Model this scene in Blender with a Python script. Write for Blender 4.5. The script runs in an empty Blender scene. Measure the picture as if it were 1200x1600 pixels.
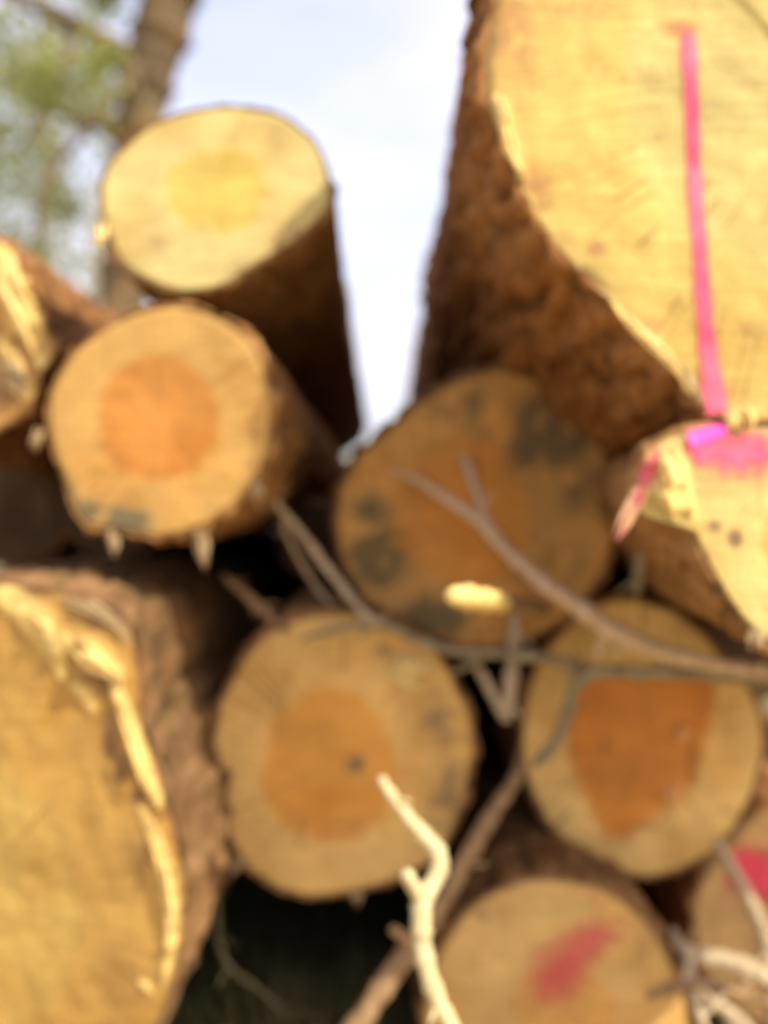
import bpy, math, random
from mathutils import Vector, noise as mnoise

random.seed(7)
C = bpy.context.scene.collection
scene = bpy.context.scene
R = math.radians

# ------------------------------------------------------------------ camera, sky, sun, exposure
EYE = 1.13            # camera height above the ground
F = 1500.0            # focal length in pixels of the 1200 x 1600 photograph
cam_data = bpy.data.cameras.new('camera')
cam = bpy.data.objects.new('camera', cam_data)
C.objects.link(cam)
cam.location = (0, 0, EYE)
cam.rotation_euler = (R(90), 0, 0)
cam_data.sensor_fit = 'HORIZONTAL'
cam_data.sensor_width = 36
cam_data.lens = 36 * F / 1200
cam_data.clip_start = 0.02
cam_data.clip_end = 3000
cam_data.dof.use_dof = True          # the photograph is focused short of the pile
cam_data.dof.focus_distance = 0.70
cam_data.dof.aperture_fstop = 2.45
scene.camera = cam

SUN_TO = Vector((1.18, -1.0, 1.46)).normalized()
el = math.asin(SUN_TO.z)
az = math.atan2(SUN_TO.x, SUN_TO.y)
world = bpy.data.worlds.new('World')
scene.world = world
world.use_nodes = True
wn = world.node_tree
wn.nodes.clear()
w_out = wn.nodes.new('ShaderNodeOutputWorld')
w_bg = wn.nodes.new('ShaderNodeBackground')
w_sky = wn.nodes.new('ShaderNodeTexSky')
w_sky.sky_type = 'NISHITA'
w_sky.sun_disc = False
w_sky.sun_elevation = el
w_sky.sun_rotation = az
w_sky.air_density = 1.0
w_sky.dust_density = 4.0
w_sky.ozone_density = 1.0
w_tc = wn.nodes.new('ShaderNodeTexCoord')
w_map = wn.nodes.new('ShaderNodeMapping')
w_map.inputs['Scale'].default_value = (1.6, 1.6, 4.0)
w_no = wn.nodes.new('ShaderNodeTexNoise')
w_no.inputs['Scale'].default_value = 2.2
w_no.inputs['Detail'].default_value = 6
w_rmp = wn.nodes.new('ShaderNodeMapRange')
w_rmp.inputs['From Min'].default_value = 0.30
w_rmp.inputs['From Max'].default_value = 0.70
w_rmp.inputs['To Min'].default_value = 0.35
w_rmp.inputs['To Max'].default_value = 0.85
w_mix = wn.nodes.new('ShaderNodeMix')
w_mix.data_type = 'RGBA'
w_mix.inputs[7].default_value = (3.5, 3.3, 3.75, 1)     # thin high cloud
wn.links.new(w_tc.outputs['Generated'], w_map.inputs['Vector'])
wn.links.new(w_map.outputs['Vector'], w_no.inputs['Vector'])
wn.links.new(w_no.outputs['Fac'], w_rmp.inputs['Value'])
wn.links.new(w_rmp.outputs['Result'], w_mix.inputs[0])
wn.links.new(w_sky.outputs['Color'], w_mix.inputs[6])
wn.links.new(w_mix.outputs[2], w_bg.inputs['Color'])
w_bg.inputs['Strength'].default_value = 0.135
wn.links.new(w_bg.outputs['Background'], w_out.inputs['Surface'])

sun_data = bpy.data.lights.new('sun', 'SUN')
sun_data.energy = 2.25
sun_data.angle = R(0.5)
sun_data.color = (1.0, 0.93, 0.74)
sun = bpy.data.objects.new('sun', sun_data)
C.objects.link(sun)
sun.location = (6, -8, 10)
sun.rotation_euler = (-SUN_TO).to_track_quat('-Z', 'Y').to_euler()

scene.view_settings.view_transform = 'Standard'
scene.view_settings.look = 'None'
scene.view_settings.exposure = 1.36
scene.view_settings.gamma = 1.0
scene.view_settings.use_curve_mapping = False
scene.cycles.use_denoising = True
scene.cycles.max_bounces = 8

# ------------------------------------------------------------------ helpers
def at(px, py, d):
    """a place in the wood yard: photograph pixel and distance from the camera"""
    return Vector(((px - 600) / F * d, d, EYE + (800 - py) / F * d))

def tag(o, label=None, cat=None, group=None, kind=None):
    if label: o['label'] = label
    if cat: o['category'] = cat
    if group: o['group'] = group
    if kind: o['kind'] = kind
    return o

def empty(name, loc, label, cat, group=None):
    o = bpy.data.objects.new(name, None)
    o.empty_display_size = 0.1
    C.objects.link(o)
    o.location = loc
    return tag(o, label, cat, group)

def mesh_obj(name, verts, faces, mat, parent=None, loc=(0, 0, 0), smooth=True, attrs=None, mats=None, fmat=None):
    me = bpy.data.meshes.new(name)
    me.from_pydata([tuple(v) for v in verts], [], faces)
    for m in (mats or [mat]):
        me.materials.append(m)
    if fmat:
        me.polygons.foreach_set('material_index', fmat)
    if attrs:
        for k, vals in attrs.items():
            a = me.attributes.new(k, 'FLOAT', 'POINT')
            a.data.foreach_set('value', vals)
    if smooth:
        me.polygons.foreach_set('use_smooth', [True] * len(me.polygons))
    me.update()
    o = bpy.data.objects.new(name, me)
    C.objects.link(o)
    o.location = loc
    if parent: o.parent = parent
    return o

def catmull(pts, n, closed=False):
    """n samples along a Catmull-Rom curve through tuples of any length"""
    k = len(pts)
    seg = k if closed else k - 1
    out = []
    for i in range(n):
        u = i / n * seg if closed else i / (n - 1) * seg
        j = min(int(u), seg - 1)
        t = u - j
        if closed:
            p = [pts[(j + q) % k] for q in (-1, 0, 1, 2)]
        else:
            p = [pts[max(0, min(k - 1, j + q))] for q in (-1, 0, 1, 2)]
        out.append(tuple(0.5 * ((2 * b) + (-a + c) * t + (2 * a - 5 * b + 4 * c - d) * t * t
                                + (-a + 3 * b - 3 * c + d) * t ** 3)
                         for a, b, c, d in zip(*p)))
    return out

def polar(poly, cx, cy, n):
    """radius of a closed outline seen from (cx, cy) at n even angles; angle 0 = right, counter-clockwise, y up"""
    fine = catmull(poly, 720, True)
    pr = []
    for x, y in fine:
        pr.append((math.atan2(-(y - cy), x - cx) % (2 * math.pi), math.hypot(x - cx, y - cy)))
    pr.sort()
    out = []
    for i in range(n):
        a = 2 * math.pi * i / n
        lo = hi = None
        best = min(range(len(pr)), key=lambda q: abs((pr[q][0] - a + math.pi) % (2 * math.pi) - math.pi))
        out.append(pr[best][1])
    for _ in range(2):
        out = [(out[i - 1] + 2 * out[i] + out[(i + 1) % n]) / 4 for i in range(n)]
    return out

def lerp_ring(rad, a):
    n = len(rad)
    u = (a % (2 * math.pi)) / (2 * math.pi) * n
    i = int(u) % n
    return rad[i] + (rad[(i + 1) % n] - rad[i]) * (u - int(u))

# ------------------------------------------------------------------ materials
def new_mat(name):
    m = bpy.data.materials.new(name)
    m.use_nodes = True
    nt = m.node_tree
    b = nt.nodes['Principled BSDF']
    return m, nt, b

class NT:
    def __init__(s, nt): s.nt = nt
    def n(s, t, **kw):
        x = s.nt.nodes.new(t)
        for k, v in kw.items(): setattr(x, k, v)
        return x
    def l(s, a, b): s.nt.links.new(a, b)
    def math(s, op, a, b=None, clamp=False):
        x = s.n('ShaderNodeMath', operation=op, use_clamp=clamp)
        for i, v in enumerate((a, b)):
            if v is None: continue
            if isinstance(v, (int, float)): x.inputs[i].default_value = v
            else: s.l(v, x.inputs[i])
        return x.outputs[0]
    def mix(s, f, a, b, mode='MIX'):
        x = s.n('ShaderNodeMix', data_type='RGBA', blend_type=mode)
        for i, v in ((0, f), (6, a), (7, b)):
            if isinstance(v, (int, float)): x.inputs[i].default_value = v
            elif isinstance(v, tuple): x.inputs[i].default_value = v + (1,) if len(v) == 3 else v
            else: s.l(v, x.inputs[i])
        return x.outputs[2]
    def rng(s, v, a, b, c=0.0, d=1.0, smooth=True):
        x = s.n('ShaderNodeMapRange')
        if smooth: x.interpolation_type = 'SMOOTHSTEP'
        s.l(v, x.inputs[0])
        for i, q in enumerate((a, b, c, d)): x.inputs[i + 1].default_value = q
        return x.outputs[0]
    def noise(s, vec, scale, detail=4, rough=0.55, stretch=None):
        if stretch:
            mp = s.n('ShaderNodeMapping')
            mp.inputs['Scale'].default_value = stretch
            s.l(vec, mp.inputs['Vector'])
            vec = mp.outputs[0]
        x = s.n('ShaderNodeTexNoise')
        x.inputs['Scale'].default_value = scale
        x.inputs['Detail'].default_value = detail
        x.inputs['Roughness'].default_value = rough
        s.l(vec, x.inputs['Vector'])
        return x.outputs['Fac']

def wood_face(name, sap, heart, stain_shade=(0.075, 0.065, 0.04), dirt=0.35, seed=0.0, radius=0.25, wet=0.78):
    m, nt, b = new_mat(name)
    k = NT(nt)
    tc = k.n('ShaderNodeTexCoord').outputs['Object']
    off = k.n('ShaderNodeVectorMath', operation='ADD')
    k.l(tc, off.inputs[0]); off.inputs[1].default_value = (seed, seed * 2.1, seed * 0.7)
    p = off.outputs[0]
    rho = k.n('ShaderNodeAttribute', attribute_name='heart').outputs['Fac']
    st = k.n('ShaderNodeAttribute', attribute_name='stain_shade').outputs['Fac']
    ed = k.n('ShaderNodeAttribute', attribute_name='edge').outputs['Fac']
    n_big = k.noise(p, 7, 4)
    n_mid = k.noise(p, 28, 5, 0.6)
    n_fin = k.noise(p, 140, 4, 0.6)
    # heartwood with an uneven edge
    rr = k.math('ADD', rho, k.math('MULTIPLY', k.math('SUBTRACT', n_mid, 0.5), 0.30))
    hm = k.rng(rr, 0.88, 1.10, 1, 0)
    # growth rings follow the outline of the log
    ring = k.math('SINE', k.math('ADD', k.math('MULTIPLY', ed, radius * 6.283 / 0.006), k.math('MULTIPLY', n_big, 9.0)))
    ring = k.math('MULTIPLY', k.math('ADD', ring, 1.0), 0.5)
    ringc = k.rng(ring, 0.0, 1.0, 0.90, 1.03)
    col = k.mix(hm, sap, heart)
    warm = k.mix(1.0, col, (0.92, 0.76, 0.54), 'MULTIPLY')
    col = k.mix(k.math('MULTIPLY', k.rng(k.noise(p, 4.5, 5, 0.62), 0.46, 0.66), 0.62), col, warm)
    tone = k.math('MULTIPLY', ringc, k.rng(n_big, 0.3, 0.7, 0.84, 1.10))
    tone = k.math('MULTIPLY', tone, k.rng(n_fin, 0.3, 0.7, 0.90, 1.06))
    # scoring left by the chain saw, in one direction per cut
    rot = k.n('ShaderNodeMapping'); rot.inputs['Rotation'].default_value = (0, 0.4 + seed, 0); rot.inputs['Scale'].default_value = (0.25, 1, 4.0)
    k.l(p, rot.inputs['Vector'])
    saw = k.noise(rot.outputs[0], 34, 4, 0.65)
    tone = k.math('MULTIPLY', tone, k.rng(saw, 0.36, 0.64, 0.91, 1.05))
    g = k.n('ShaderNodeCombineColor')
    for i in range(3): k.l(tone, g.inputs[i])
    col = k.mix(1.0, col, g.outputs[0], 'MULTIPLY')
    # grime in blotches and saw-dust streaks
    dm = k.math('MULTIPLY', k.rng(k.noise(p, 11, 6, 0.65, (1, 1, 0.6)), 0.50, 0.72), dirt)
    col = k.mix(dm, col, (0.20, 0.125, 0.055))
    spec = k.rng(k.noise(p, 46, 3, 0.5), 0.67, 0.74)
    col = k.mix(k.math('MULTIPLY', spec, dirt), col, (0.10, 0.06, 0.03))
    sm = k.math('MULTIPLY', st, k.rng(n_mid, 0.30, 0.56, 0.25, 1.0), clamp=True)
    sm = k.rng(sm, 0.10, 0.75)
    col = k.mix(sm, col, stain_shade)
    # drying checks running out from the pith
    nv = k.n('ShaderNodeVectorMath', operation='NORMALIZE')
    flat = k.n('ShaderNodeVectorMath', operation='MULTIPLY'); k.l(tc, flat.inputs[0]); flat.inputs[1].default_value = (1, 0, 1)
    k.l(flat.outputs[0], nv.inputs[0])
    wob = k.n('ShaderNodeVectorMath', operation='ADD'); k.l(nv.outputs[0], wob.inputs[0]); wob.inputs[1].default_value = (seed, 0, seed)
    ck = k.noise(wob.outputs[0], 6.5, 2, 0.5)
    ck = k.math('ABSOLUTE', k.math('SUBTRACT', ck, 0.5))
    ck = k.math('MULTIPLY', k.rng(ck, 0.0, 0.016, 1, 0), k.rng(k.noise(p, 9, 2), 0.46, 0.60))
    ck = k.math('MULTIPLY', ck, k.rng(ed, 0.06, 0.25))
    col = k.mix(k.math('MULTIPLY', ck, 0.6), col, (0.12, 0.065, 0.025))
    # dark bast just inside the bark
    em = k.rng(k.math('ADD', ed, k.math('MULTIPLY', k.math('SUBTRACT', n_mid, 0.5), 0.05)), 0.955, 0.99)
    col = k.mix(k.math('MULTIPLY', em, 0.75), col, (0.16, 0.085, 0.035))
    fr = k.n('ShaderNodeAttribute', attribute_name='fresh').outputs['Fac']
    col = k.mix(k.rng(k.math('ADD', fr, k.math('MULTIPLY', k.math('SUBTRACT', n_fin, 0.5), 0.9)), 0.30, 0.75, 0, 0.85), col, (0.66, 0.47, 0.16))
    k.l(col, b.inputs['Base Color'])
    k.l(k.rng(hm, 0, 1, 0.78, wet), b.inputs['Roughness'])
    b.inputs['Specular IOR Level'].default_value = 0.25
    # chain-saw ridges and fibre
    h = k.math('ADD', k.math('MULTIPLY', saw, 0.7), k.math('MULTIPLY', n_fin, 0.9))
    h = k.math('ADD', h, k.math('MULTIPLY', n_mid, 0.8))
    bp = k.n('ShaderNodeBump')
    bp.inputs['Strength'].default_value = 0.55
    bp.inputs['Distance'].default_value = 0.004
    k.l(h, bp.inputs['Height'])
    k.l(bp.outputs[0], b.inputs['Normal'])
    return m

def bark_mat(name, a, c, moss=0.0, seed=0.0):
    m, nt, b = new_mat(name)
    k = NT(nt)
    tc = k.n('ShaderNodeTexCoord').outputs['Object']
    off = k.n('ShaderNodeVectorMath', operation='ADD')
    k.l(tc, off.inputs[0]); off.inputs[1].default_value = (seed, seed * 1.7, seed * 0.3)
    p = off.outputs[0]
    n1 = k.noise(p, 26, 6, 0.65, (1, 0.28, 1))
    n2 = k.noise(p, 7, 4, 0.6, (1, 0.6, 1))
    n3 = k.noise(p, 90, 4, 0.6, (1, 0.4, 1))
    col = k.mix(k.rng(n1, 0.36, 0.62), a, c)
    col = k.mix(k.math('MULTIPLY', k.rng(n2, 0.45, 0.68), 0.55), col, (0.30, 0.155, 0.062))
    pit = k.n('ShaderNodeAttribute', attribute_name='ridge').outputs['Fac']
    col = k.mix(k.rng(pit, 0.28, 0.55, 0.55, 0.0), col, (0.035, 0.022, 0.014))
    col = k.mix(k.math('MULTIPLY', k.rng(n3, 0.60, 0.70), 0.5), col, (0.30, 0.22, 0.13))
    if moss:
        col = k.mix(k.math('MULTIPLY', k.rng(k.noise(p, 13, 5), 0.48, 0.62), moss), col, (0.075, 0.085, 0.035))
    k.l(col, b.inputs['Base Color'])
    b.inputs['Roughness'].default_value = 0.9
    b.inputs['Specular IOR Level'].default_value = 0.15
    bp = k.n('ShaderNodeBump')
    bp.inputs['Strength'].default_value = 0.8
    bp.inputs['Distance'].default_value = 0.008
    k.l(k.math('ADD', n1, k.math('MULTIPLY', n3, 0.5)), bp.inputs['Height'])
    k.l(bp.outputs[0], b.inputs['Normal'])
    return m

def plain_wood(name, a, c, scale=40, rough=0.75, stretch=None):
    m, nt, b = new_mat(name)
    k = NT(nt)
    tc = k.n('ShaderNodeTexCoord').outputs['Object']
    n1 = k.noise(tc, scale, 5, 0.6, stretch)
    n2 = k.noise(tc, scale * 0.25, 3, 0.5)
    col = k.mix(k.rng(n1, 0.35, 0.65), a, c)
    col = k.mix(k.math('MULTIPLY', k.rng(n2, 0.5, 0.7), 0.35), col, tuple(v * 0.6 for v in a))
    k.l(col, b.inputs['Base Color'])
    b.inputs['Roughness'].default_value = rough
    b.inputs['Specular IOR Level'].default_value = 0.25
    bp = k.n('ShaderNodeBump')
    bp.inputs['Strength'].default_value = 0.5
    bp.inputs['Distance'].default_value = 0.003
    k.l(n1, bp.inputs['Height'])
    k.l(bp.outputs[0], b.inputs['Normal'])
    return m

def paint_mat(name, col, col2, dens=0.9):
    """sprayed marking paint: thins out to bare wood at its edges"""
    m, nt, b = new_mat(name)
    k = NT(nt)
    tc = k.n('ShaderNodeTexCoord').outputs['Object']
    cov = k.n('ShaderNodeAttribute', attribute_name='cover').outputs['Fac']
    n1 = k.noise(tc, 60, 5, 0.65)
    n2 = k.noise(tc, 18, 3, 0.5)
    a = k.math('ADD', cov, k.math('MULTIPLY', k.math('SUBTRACT', n2, 0.5), 0.9))
    a = k.math('ADD', a, k.math('MULTIPLY', k.math('SUBTRACT', n1, 0.5), 1.1))
    alpha = k.rng(a, 0.05, 0.95, 0.0, dens)
    k.l(k.mix(k.rng(n2, 0.35, 0.65), col, col2), b.inputs['Base Color'])
    k.l(alpha, b.inputs['Alpha'])
    b.inputs['Roughness'].default_value = 0.6
    return m

SAP = (0.58, 0.37, 0.12)
HEART = (0.56, 0.27, 0.075)
M_bark = bark_mat('bark_brown', (0.14, 0.068, 0.024), (0.25, 0.128, 0.048), 0.0, 0.0)
M_bark_red = bark_mat('bark_reddish', (0.19, 0.075, 0.022), (0.32, 0.145, 0.045), 0.0, 3.1)
M_bark_gold = bark_mat('bark_golden', (0.22, 0.105, 0.032), (0.38, 0.20, 0.07), 0.0, 4.7)
M_bark_grey = bark_mat('bark_greyish', (0.13, 0.066, 0.027), (0.22, 0.122, 0.056), 0.2, 6.3)
M_fresh = plain_wood('fresh_splinter_wood', (0.68, 0.47, 0.15), (0.76, 0.58, 0.24), 60)
M_shred = plain_wood('frayed_bast', (0.26, 0.17, 0.08), (0.42, 0.30, 0.16), 60)
M_pink = paint_mat('pink_marking_paint', (0.66, 0.03, 0.12), (0.74, 0.09, 0.17), 0.93)
M_magenta = paint_mat('magenta_marking_paint', (0.85, 0.05, 0.50), (0.85, 0.08, 0.42))
M_red = paint_mat('red_marking_paint', (0.56, 0.05, 0.075), (0.64, 0.10, 0.10), 0.62)
M_resin, _nt, _b = new_mat('resin_drop')
_b.inputs['Base Color'].default_value = (0.70, 0.36, 0.13, 1)
_b.inputs['Roughness'].default_value = 0.12

# ------------------------------------------------------------------ ground
def ground_material():
    m, nt, b = new_mat('bounce_ground_and_earth')
    k = NT(nt)
    tc = k.n('ShaderNodeTexCoord').outputs['Object']
    n1 = k.noise(tc, 3, 6, 0.6)
    n2 = k.noise(tc, 30, 6, 0.65)
    col = k.mix(k.rng(n2, 0.35, 0.65), (0.34, 0.25, 0.13), (0.52, 0.39, 0.20))  # unseen front ground made pale to bounce light onto the log ends
    col = k.mix(k.rng(n1, 0.56, 0.66), col, (0.15, 0.15, 0.06))
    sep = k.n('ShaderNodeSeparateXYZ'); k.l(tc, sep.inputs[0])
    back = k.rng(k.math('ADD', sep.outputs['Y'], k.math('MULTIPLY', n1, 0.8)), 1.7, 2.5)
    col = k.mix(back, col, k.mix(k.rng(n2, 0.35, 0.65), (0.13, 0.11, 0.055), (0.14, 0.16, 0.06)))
    k.l(col, b.inputs['Base Color'])
    b.inputs['Roughness'].default_value = 0.95
    bp = k.n('ShaderNodeBump'); bp.inputs['Strength'].default_value = 0.7; bp.inputs['Distance'].default_value = 0.02
    k.l(n2, bp.inputs['Height']); k.l(bp.outputs[0], b.inputs['Normal'])
    return m

def ground_z(x, y):
    q = max(0.0, 1 - math.hypot(x, y - 3) / 14)
    return 0.020 * mnoise.noise(Vector((x * 2.1, y * 2.1, 0))) * q + 0.012 * mnoise.noise(Vector((x * 7, y * 7, 3))) * q

xs = sorted(set([-900, -300, -100, -40, -18, -10] + [-6 + i * 0.12 for i in range(101)] + [10, 18, 40, 100, 300, 900]))
ys = sorted(set([-900, -300, -100, -40, -15, -6, -3] + [-1.5 + i * 0.12 for i in range(90)] + [12, 18, 40, 100, 300, 1200]))
gv = [(x, y, ground_z(x, y)) for y in ys for x in xs]
W = len(xs)
gf = [(j * W + i, j * W + i + 1, (j + 1) * W + i + 1, (j + 1) * W + i) for j in range(len(ys) - 1) for i in range(W - 1)]
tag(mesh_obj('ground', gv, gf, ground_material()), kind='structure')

# ------------------------------------------------------------------ logs
FACES = {}      # per log: what the marks and splinters on its face need

def make_log(name, label, outline, d, centre=None, length=3.6, heart=None, sap=SAP, hcol=HEART, stains_shade=(),
             bark=None, amp=0.008, tilt=(0.0, 0.0), drift=(0.0, 0.0), taper=0.0, dirt=0.35, rim=0.010,
             rough=0.004, settle=0.5, stain_shade_col=(0.075, 0.065, 0.04), seed=None, detail=1.0, step=None, wet=0.78, torn=()):
    """outline in photograph pixels at distance d; the trunk runs back (+Y) from its sawn end.
    tilt = slope of the saw cut in x and z, drift = sideways run of the trunk per metre."""
    bark = bark or M_bark
    seed = seed if seed is not None else random.uniform(0, 50)
    n = int(192 * detail)
    if centre is None:
        fine = catmull(outline, 200, True)
        centre = (sum(p[0] for p in fine) / 200, sum(p[1] for p in fine) / 200)
    cx, cy = centre
    s = d / F
    rad = [r * s for r in polar(outline, cx, cy, n)]
    rad = [r * (1 + 0.014 * mnoise.noise(Vector((math.cos(2 * math.pi * i / n) * 3 + seed, math.sin(2 * math.pi * i / n) * 3, 0)))
                + 0.010 * mnoise.noise(Vector((math.cos(2 * math.pi * i / n) * 11, math.sin(2 * math.pi * i / n) * 11, seed)))) for i, r in enumerate(rad)]
    mean = sum(rad) / n
    base = at(cx, cy, d)
    low = max(rad[int(n * 0.7):int(n * 0.8)])
    t = empty('log', base - Vector((0, 0, low)), label, 'log', 'logs stacked in the pile')
    loc = Vector((0, 0, low))
    # calmer outline further down the trunk
    calm = list(rad)
    for _ in range(int(220 * detail)):
        calm = [(calm[i - 1] + 2 * calm[i] + calm[(i + 1) % n]) / 4 for i in range(n)]

    zones = []
    for path, hgt in torn:
        zones.append(([((a - cx) * s, (cy - b) * s, w * s) for a, b, w in catmull(path, 26)], hgt))

    def torn_at(x, z):
        best = 0.0
        for line, hgt in zones:
            q, w = min(((x - a) ** 2 + (z - b) ** 2) / (c * c + 1e-9) for a, b, c in line), 0
            if q < 1: best = max(best, (1 - q) ** 0.7)
        return best

    def torn_height(x, z):
        hh = 0.0
        for line, hgt in zones:
            q = min(((x - a) ** 2 + (z - b) ** 2) / (c * c + 1e-9) for a, b, c in line)
            if q < 1:
                r_ = 0.55 + 1.3 * mnoise.noise(Vector((x * 38 + seed, z * 38, 2))) + 0.5 * mnoise.noise(Vector((x * 95, z * 95 + seed, 4)))
                hh = max(hh, hgt * (1 - q) ** 0.6 * max(0.12, r_))
        return hh

    def fy(x, z):
        v = tilt[0] * x + tilt[1] * z
        v += rough * 0.7 * mnoise.noise(Vector((x * 7 + seed, z * 7, seed))) + rough * 0.22 * mnoise.noise(Vector((x * 30, z * 30 + seed, 1)))
        if step: v += step(x, z)
        if zones: v -= torn_height(x, z)
        return v

    # sawn face
    K = int(44 * detail)
    verts, rho, stn, edg = [(0, fy(0, 0), 0)], [0.0], [0.0], [0.0]
    if heart:
        hp, hc = heart
        hrad = polar(hp, hc[0], hc[1], 96)
    def info(x, z):
        px, py = cx + x / s, cy - z / s
        if heart:
            a = math.atan2(-(py - hc[1]), px - hc[0])
            h = math.hypot(px - hc[0], py - hc[1]) / max(1.0, lerp_ring(hrad, a))
        else:
            h = 3.0
        q = 0.0
        for (sx, sy, rx, ry, st) in stains_shade:
            e = ((px - sx) / rx) ** 2 + ((py - sy) / ry) ** 2
            q = max(q, st * math.exp(-e * 0.9))
        return min(h, 4.0), q, (torn_at(x, z) if zones else 0.0)
    verts[0] = (0, fy(0, 0), 0)
    h0, q0, t0_ = info(0, 0); rho[0] = h0; stn[0] = q0; frs = [t0_]
    for j in range(1, K + 1):
        u = j / K
        for i in range(n):
            a = 2 * math.pi * i / n
            rj = rad[i] * u
            x, z = rj * math.cos(a), rj * math.sin(a)
            y = fy(x, z) + (0.006 * max(0, (u - 0.94) / 0.06) ** 2)
            verts.append((x, y, z))
            h, q, tq = info(x, z)
            frs.append(tq); rho.append(h); stn.append(q); edg.append(u)
    faces = [(0, 1 + i, 1 + (i + 1) % n) for i in range(n)]
    for j in range(1, K):
        o0, o1 = 1 + (j - 1) * n, 1 + j * n
        faces += [(o0 + i, o1 + i, o1 + (i + 1) % n, o0 + (i + 1) % n) for i in range(n)]
    fm = wood_face(name + '_sawn_wood', sap, hcol, stain_shade_col, dirt, seed, mean, wet)
    mesh_obj('cut_face', verts, faces, fm, t, loc, attrs={'heart': rho, 'stain_shade': stn, 'edge': edg, 'fresh': frs})

    # bark
    ts, u = [], 0.0
    st0 = 0.012
    while u < length:
        ts.append(u)
        u += st0
        st0 = min(st0 * 1.055, 0.12) / (1 if detail >= 1 else 0.8)
    ts.append(length)
    bv, ridge = [], []
    # inner lip at the front, against the face
    for i in range(n):
        a = 2 * math.pi * i / n
        x, z = rad[i] * 0.985 * math.cos(a), rad[i] * 0.985 * math.sin(a)
        bv.append((x, fy(x, z) + 0.008, z)); ridge.append(0.5)
    for t_ in ts:
        w = min(1.0, t_ / settle); w = w * w * (3 - 2 * w)
        for i in range(n):
            a = 2 * math.pi * i / n
            ca, sa = math.cos(a), math.sin(a)
            r = rad[i] * (1 - w) + calm[i] * w
            r *= 1 - taper * t_
            X, Z = r * ca, r * sa
            v = Vector((X * 13 + seed, t_ * 3.2, Z * 13 + seed))
            rg = 1 - abs(mnoise.noise(v)) * 2.0
            rg = 0.6 * rg + 0.4 * (1 - abs(mnoise.noise(v * 2.3)) * 2.0)
            big = mnoise.noise(Vector((X * 4.0 + seed, t_ * 1.6, Z * 4.0 - seed)))
            fin = mnoise.noise(Vector((X * 45, t_ * 16 + seed, Z * 45)))
            dv = mnoise.voronoi(Vector((X * 17 + seed, t_ * 7.5, Z * 17)))[0]
            plate = min(1.0, (dv[1] - dv[0]) * 3.2)
            e = rim * min(1.0, 0.35 + t_ / 0.03) + amp * (rg - 0.5) * 1.3 + amp * 0.9 * big + amp * 0.5 * fin + amp * 0.9 * (plate - 0.6)
            if t_ < 0.02: e = max(e * 0.8, 0.002) * (1 - 0.25 * (t_ == 0))
            rr = r + e
            x, z = rr * ca, rr * sa
            y0 = fy(rad[i] * ca, rad[i] * sa) * max(0, 1 - t_ / 0.8)
            front = 0.006 * mnoise.noise(Vector((a * 6, seed, 0))) if t_ == 0 else 0
            bv.append((x + drift[0] * t_, t_ + y0 + front, z + drift[1] * t_))
            ridge.append(max(0.0, min(1.0, rg * 0.45 + 0.1 + 0.25 * big + 0.45 * plate)))
    L = len(ts) + 1
    bf = []
    for j in range(L - 1):
        o0, o1 = j * n, (j + 1) * n
        bf += [(o0 + i, o1 + i, o1 + (i + 1) % n, o0 + (i + 1) % n) for i in range(n)]
    mesh_obj('bark', bv, bf, bark, t, loc, attrs={'ridge': ridge})
    # sawn far end
    far = [bv[(L - 1) * n + i] for i in range(0, n, 2)]
    c0 = (drift[0] * length, length + 0.01, drift[1] * length)
    m = len(far)
    mesh_obj('far_end', [c0] + far, [(0, 1 + (i + 1) % m, 1 + i) for i in range(m)], M_fresh, t, loc, smooth=False)
    FACES[name] = dict(bv=bv, n=n, ts=ts, drift=drift, bark=bark, t=t, loc=loc, cx=cx, cy=cy, s=s, fy=fy, d=d)
    return t

def on_face(log, px, py, proud=0.0):
    """local coordinates (to the log's face) of a photograph pixel on that face"""
    f = FACES[log]
    x, z = (px - f['cx']) * f['s'], (f['cy'] - py) * f['s']
    return Vector((x, f['fy'](x, z) - proud, z))

def paint(log, name, path, mat, proud=0.0025, soft=1.0, label=None, fade=2.5, power=1.0):
    """sprayed paint along a pixel path (px, py, half width in px)"""
    f = FACES[log]
    m = 48
    pts = catmull(path, m)
    verts, cov = [], []
    Q = 9
    for i, (x, y, w) in enumerate(pts):
        a = pts[max(0, i - 1)]; b = pts[min(m - 1, i + 1)]
        tx, ty = b[0] - a[0], b[1] - a[1]
        l = math.hypot(tx, ty) or 1
        nx, ny = -ty / l, tx / l
        endf = min(1.0, i / fade, (m - 1 - i) / fade)
        for q in range(Q):
            v = (q / (Q - 1)) * 2 - 1
            p = on_face(log, x + nx * v * w, y + ny * v * w, proud)
            verts.append(p)
            cov.append(max(0.0, min(1.0, (1 - abs(v)) ** power * soft)) * endf)
    faces = [(i * Q + q, i * Q + q + 1, (i + 1) * Q + q + 1, (i + 1) * Q + q) for i in range(m - 1) for q in range(Q - 1)]
    o = mesh_obj(name, verts, faces, mat, f['t'], f['loc'], attrs={'cover': cov})
    if label: o['label'] = label
    return o

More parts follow.
